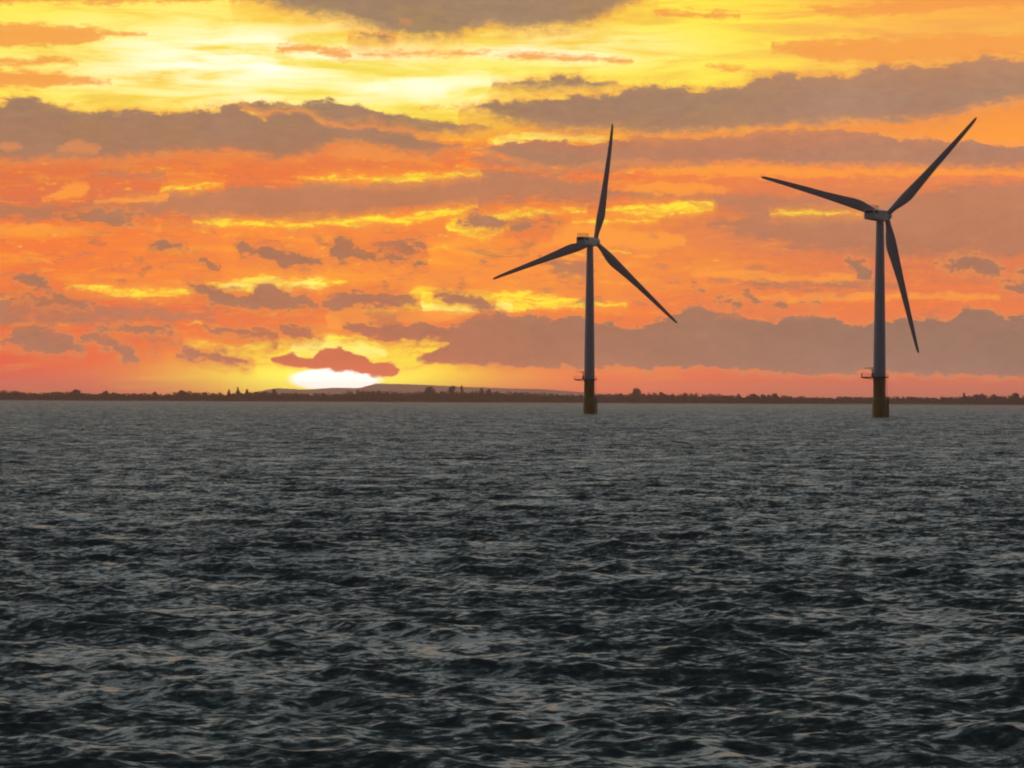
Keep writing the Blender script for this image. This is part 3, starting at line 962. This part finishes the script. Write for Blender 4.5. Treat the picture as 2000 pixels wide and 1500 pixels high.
# land sheet from the shoreline to beyond the hills
bm = bmesh.new()
xs = np.linspace(-6200, 6200, 90)
ys = [SHORE, SHORE + 25, SHORE + 60, SHORE + 200, 6500, 9500, 15000, 25500]
grid = []
for j, yy in enumerate(ys):
    row = []
    for xx in xs:
        wob = 40 * mnoise.noise(Vector((xx * 0.002, j * 0.1, 0)))
        z = (-0.7, 1.2, 2.0, 2.4, 3, 4, 5, 5)[j]
        row.append(bm.verts.new((xx, yy + wob * (1 if j < 4 else 0), z)))
    grid.append(row)
for j in range(len(ys) - 1):
    for i in range(len(xs) - 1):
        bm.faces.new((grid[j][i], grid[j][i + 1], grid[j + 1][i + 1], grid[j + 1][i]))
structure(finish('far_shore', bm, M_LAND))

# long low hills under the sun
HD = 24000.0


def px_to_x(px, dist):
    return math.tan(R(azel(px, 780)[0])) * dist


ridge = [(250, 776), (400, 774), (480, 769), (540, 758), (600, 761), (650, 757), (700, 758), (735, 749), (770, 750), (820, 751), (900, 755), (980, 758), (1060, 760), (1110, 764), (1160, 768), (1230, 771), (1320, 774), (1450, 778)]
bm = bmesh.new()
rows = []
prof = [(-900, 0.0), (-600, 0.35), (-300, 0.75), (0, 1.0), (400, 0.8), (800, 0.0)]
n_pt = 120
for dy, hf in prof:
    row = []
    for i in range(n_pt):
        px = 250 + (1450 - 250) * i / (n_pt - 1)
        py = float(np.interp(px, [r[0] for r in ridge], [r[1] for r in ridge]))
        _, e = azel(px, py)
        h = CAM_H + math.tan(R(e)) * HD
        h += 2.2 * mnoise.noise(Vector((px * 0.03, dy * 0.01, 2))) + 1.2 * mnoise.noise(Vector((px * 0.11, dy * 0.01, 5)))
        row.append(bm.verts.new((px_to_x(px, HD), HD + dy, max(1.0, 2 + (h - 2) * hf))))
    rows.append(row)
for a, b2 in zip(rows, rows[1:]):
    for i in range(n_pt - 1):
        bm.faces.new((a[i], a[i + 1], b2[i + 1], b2[i]))
structure(finish('hills', bm, M_LAND))


# crown of leaf clumps: an uneven outline, gaps, lobes
def crown(bm, cx, cy, cz, rx, rz, n, leaf, rnd, lobes=7):
    centres = []
    for _ in range(lobes):
        a = rnd.uniform(0, 2 * PI)
        q = rnd.uniform(0, 0.62)
        dz = rnd.uniform(-0.6, 0.62)
        q *= 1.15 * (1 - dz * dz * 1.7) if dz > 0 else 1.0
        centres.append((cx + math.cos(a) * rx * q, cy + math.sin(a) * rx * q, cz + dz * rz, rnd.uniform(0.32, 0.55)))
    for _ in range(n):
        lx, ly, lz, s = rnd.choice(centres)
        d = Vector((rnd.gauss(0, 1), rnd.gauss(0, 1), rnd.gauss(0, 1)))
        d.normalize()
        d *= rnd.uniform(0.35, 1.0) ** 0.5
        p = Vector((lx + d.x * rx * s, ly + d.y * rx * s, lz + d.z * rz * s))
        q = Euler((rnd.uniform(0, 6), rnd.uniform(0, 6), rnd.uniform(0, 6))).to_matrix()
        w = leaf * rnd.uniform(0.6, 1.4)
        vs = [bm.verts.new(p + q @ Vector(c)) for c in ((-w, 0, 0), (0, -w * 0.6, 0.1 * w), (w, 0, 0), (0, w * 0.6, 0.1 * w))]
        bm.faces.new(vs)


def trunk_mesh(bm, h, r, rnd, rx):
    pts = [(r * 1.5, 0), (r * 1.05, 0.12 * h), (r * 0.8, 0.5 * h), (r * 0.3, 0.9 * h)]
    lathe(bm, pts, 8)
    for k in range(5):
        a = rnd.uniform(0, 6.28)
        z = h * rnd.uniform(0.35, 0.65)
        tube(bm, (0, 0, z), (math.cos(a) * rx * 0.6, math.sin(a) * rx * 0.6, z + h * 0.28), r * 0.3, 5)


TREE_D = SHORE + 60
PXM = TREE_D / F               # metres per photograph pixel at the shore
base_y = lambda px: 781.5 + (px - 1000) * math.tan(ROLL) + 4.0

# continuous belt of coastal woodland, read as one mass
top_line = [(-300, 768), (0, 766), (40, 767), (70, 770), (100, 768), (130, 767), (180, 771), (215, 769), (250, 771), (290, 770), (330, 772), (360, 767), (400, 769), (440, 771), (470, 769), (520, 768), (560, 770), (620, 771), (660, 772), (700, 767), (740, 766),
            (780, 769), (830, 768), (870, 767), (920, 768), (960, 767), (1000, 769), (1060, 770), (1090, 773), (1140, 774), (1180, 772), (1230, 772), (1270, 771), (1330, 772), (1400, 773), (1460, 775), (1520, 774), (1560, 777), (1620, 778), (1660, 776),
            (1720, 778), (1780, 777), (1820, 779), (1860, 777), (1900, 775), (1960, 776), (2000, 777), (2300, 778)]
rnd = random.Random(21)
bm = bmesh.new()
px = -330.0
while px < 2330:
    top = float(np.interp(px, [q[0] for q in top_line], [q[1] for q in top_line]))
    h = (base_y(px) - top) * PXM * rnd.choice((1.14, 1.18, 1.22, 1.22, 1.26, 1.32))
    w = rnd.uniform(5.0, 10.0)
    yy = TREE_D + rnd.uniform(0, 60)
    crown(bm, px_to_x(px, yy), yy, h * 0.55 + 1, w, h * 0.5, 200, 1.1, rnd, 8)
    crown(bm, px_to_x(px + 2, yy - 14), yy - 14, h * 0.28 + 1, w * 1.2, h * 0.34, 40, 1.0, rnd, 5)
    px += rnd.uniform(3.0, 6.0)
# understorey that closes the belt
for i in range(600):
    px = -320 + i * 4.4
    top = float(np.interp(px, [q[0] for q in top_line], [q[1] for q in top_line]))
    h = (base_y(px) - top) * PXM * 0.95
    yy = TREE_D + 70
    xx = px_to_x(px, yy)
    r = bmesh.ops.create_icosphere(bm, subdivisions=1, radius=1.0)
    for v in r['verts']:
        j = rnd.uniform(0.85, 1.15)
        v.co = Vector((xx + v.co.x * 5.5 * j, yy + v.co.y * 6 * j, h * 0.45 + 1 + v.co.z * h * 0.55 * j))
belt = finish('woodland', bm, M_LEAF, None, 0)
structure(belt, 'stuff')
belt['label'] = 'dark band of distant coastal woodland along the horizon'


def far_tree(px, top, wpx, shape, label, group='tall trees on the far shore'):
    rnd = random.Random(int(px * 7))
    o = bpy.data.objects.new('shore_tree', None)
    COL.objects.link(o)
    yy = TREE_D - 22 - rnd.uniform(0, 12)
    o.location = (px_to_x(px, yy), yy, 1.6)
    h = (base_y(px) - top) * PXM
    rx = wpx * PXM / 2
    bm = bmesh.new()
    trunk_mesh(bm, h * 0.85, 0.035 * h, rnd, rx)
    finish('trunk', bm, M_BARK, o)
    bm = bmesh.new()
    if shape == 'round':
        crown(bm, 0, 0, h * 0.66, rx * 1.25, h * 0.42, 1100, 1.15, rnd, 12)
    elif shape == 'tall':
        for k in range(5):
            f = k / 4
            crown(bm, 0, 0, h * (0.28 + 0.62 * f), rx * (1.5 - 0.9 * f), h * 0.2, 260, 0.9, rnd, 5)
    else:
        crown(bm, -rx * 0.3, 0, h * 0.52, rx * 1.05, h * 0.46, 520, 1.1, rnd, 7)
        crown(bm, rx * 0.3, 0, h * 0.68, rx * 0.95, h * 0.4, 520, 1.1, rnd, 7)
    finish('crown', bm, M_LEAF, o, 0)
    tag(o, label, 'tree', group)
    return o


for args in (
    (150, 762, 24, 'round', 'low broad rounded tree on the far shore, farthest left of the distinct trees'),
    (205, 765, 16, 'lobed', 'lopsided low tree just right of the broad rounded tree at far left'),
    (305, 765, 13, 'lobed', 'small lopsided tree alone on the far shore midway between left edge and sun'),
    (357, 763, 18, 'round', 'round-topped low tree on the far shore left of the pointed conifer'),
    (447, 763, 9, 'tall', 'short narrow pointed tree touching the left side of the tallest conifer'),
    (465, 759, 10, 'tall', 'tallest pointed conifer in the woodland left of the sun'),
    (482, 763, 10, 'tall', 'short pointed tree just right of the tallest conifer, towards the sun'),
    (534, 763, 12, 'round', 'small round tree on the far shore straight below the left end of the sun'),
    (841, 754, 22, 'lobed', 'tallest wide tree on the far shore between the sun and the farther turbine'),
    (883, 756, 15, 'round', 'tall oval tree just left of the slim spire tree on the far shore'),
    (902, 755, 9, 'tall', 'slim spire-shaped tree beside the tall oval tree on the far shore'),
    (940, 759, 14, 'tall', 'cone-shaped tree standing alone right of the slim spire tree'),
    (954, 761, 10, 'lobed', 'small bushy tree touching the right side of the cone-shaped tree'),
    (1243, 760, 21, 'round', 'prominent round dome-shaped tree on the far shore just right of the farther turbine'),
    (1294, 766, 17, 'round', 'low round tree just right of the prominent dome-shaped tree'),
    (1470, 770, 14, 'lobed', 'left one of three small trees on the far shore midway between the two turbines'),
    (1490, 770, 9, 'round', 'middle one of three small trees on the far shore midway between the two turbines'),
    (1513, 769, 15, 'lobed', 'right one of three small trees on the far shore midway between the two turbines'),
    (1883, 768, 8, 'tall', 'narrow upright tree on the far shore right of the nearer turbine'),
    (1914, 770, 22, 'lobed', 'wide lumpy tree next to the narrow upright tree right of the nearer turbine'),
    (1942, 772, 12, 'round', 'small round tree right of the wide lumpy tree, near the right edge'),
    (1982, 769, 18, 'lobed', 'lopsided tree on the far shore nearest the right edge of the view'),
):
    far_tree(*args)

# ------------------------------------------------------------------ evening haze over the water
if HAZE > 0:
    bm = bmesh.new()
    box(bm, (-6400, -5400, -3.0), (6400, 26000, 150.0))
    hz = finish('haze', bm, [], None, 0)
    m = bpy.data.materials.new('evening_haze')
    m.use_nodes = True
    nt = m.node_tree
    nt.nodes.clear()
    out = nt.nodes.new('ShaderNodeOutputMaterial')
    pv = nt.nodes.new('ShaderNodeVolumePrincipled')
    pv.inputs['Color'].default_value = (0.95, 0.73, 0.70, 1)
    pv.inputs['Density'].default_value = HAZE
    pv.inputs['Anisotropy'].default_value = 0.86
    nt.links.new(pv.outputs[0], out.inputs['Volume'])
    hz.data.materials.append(m)
    structure(hz, 'stuff')

# ------------------------------------------------------------------ render settings
scene.render.engine = 'CYCLES'
scene.cycles.use_denoising = True
scene.cycles.filter_width = 2.0
scene.cycles.max_bounces = 6
scene.cycles.volume_bounces = 0
scene.cycles.use_adaptive_sampling = True
scene.cycles.adaptive_threshold = 0.01
scene.view_settings.view_transform = 'Standard'
scene.view_settings.look = 'None'
scene.view_settings.exposure = 0.0
scene.view_settings.gamma = 1.0
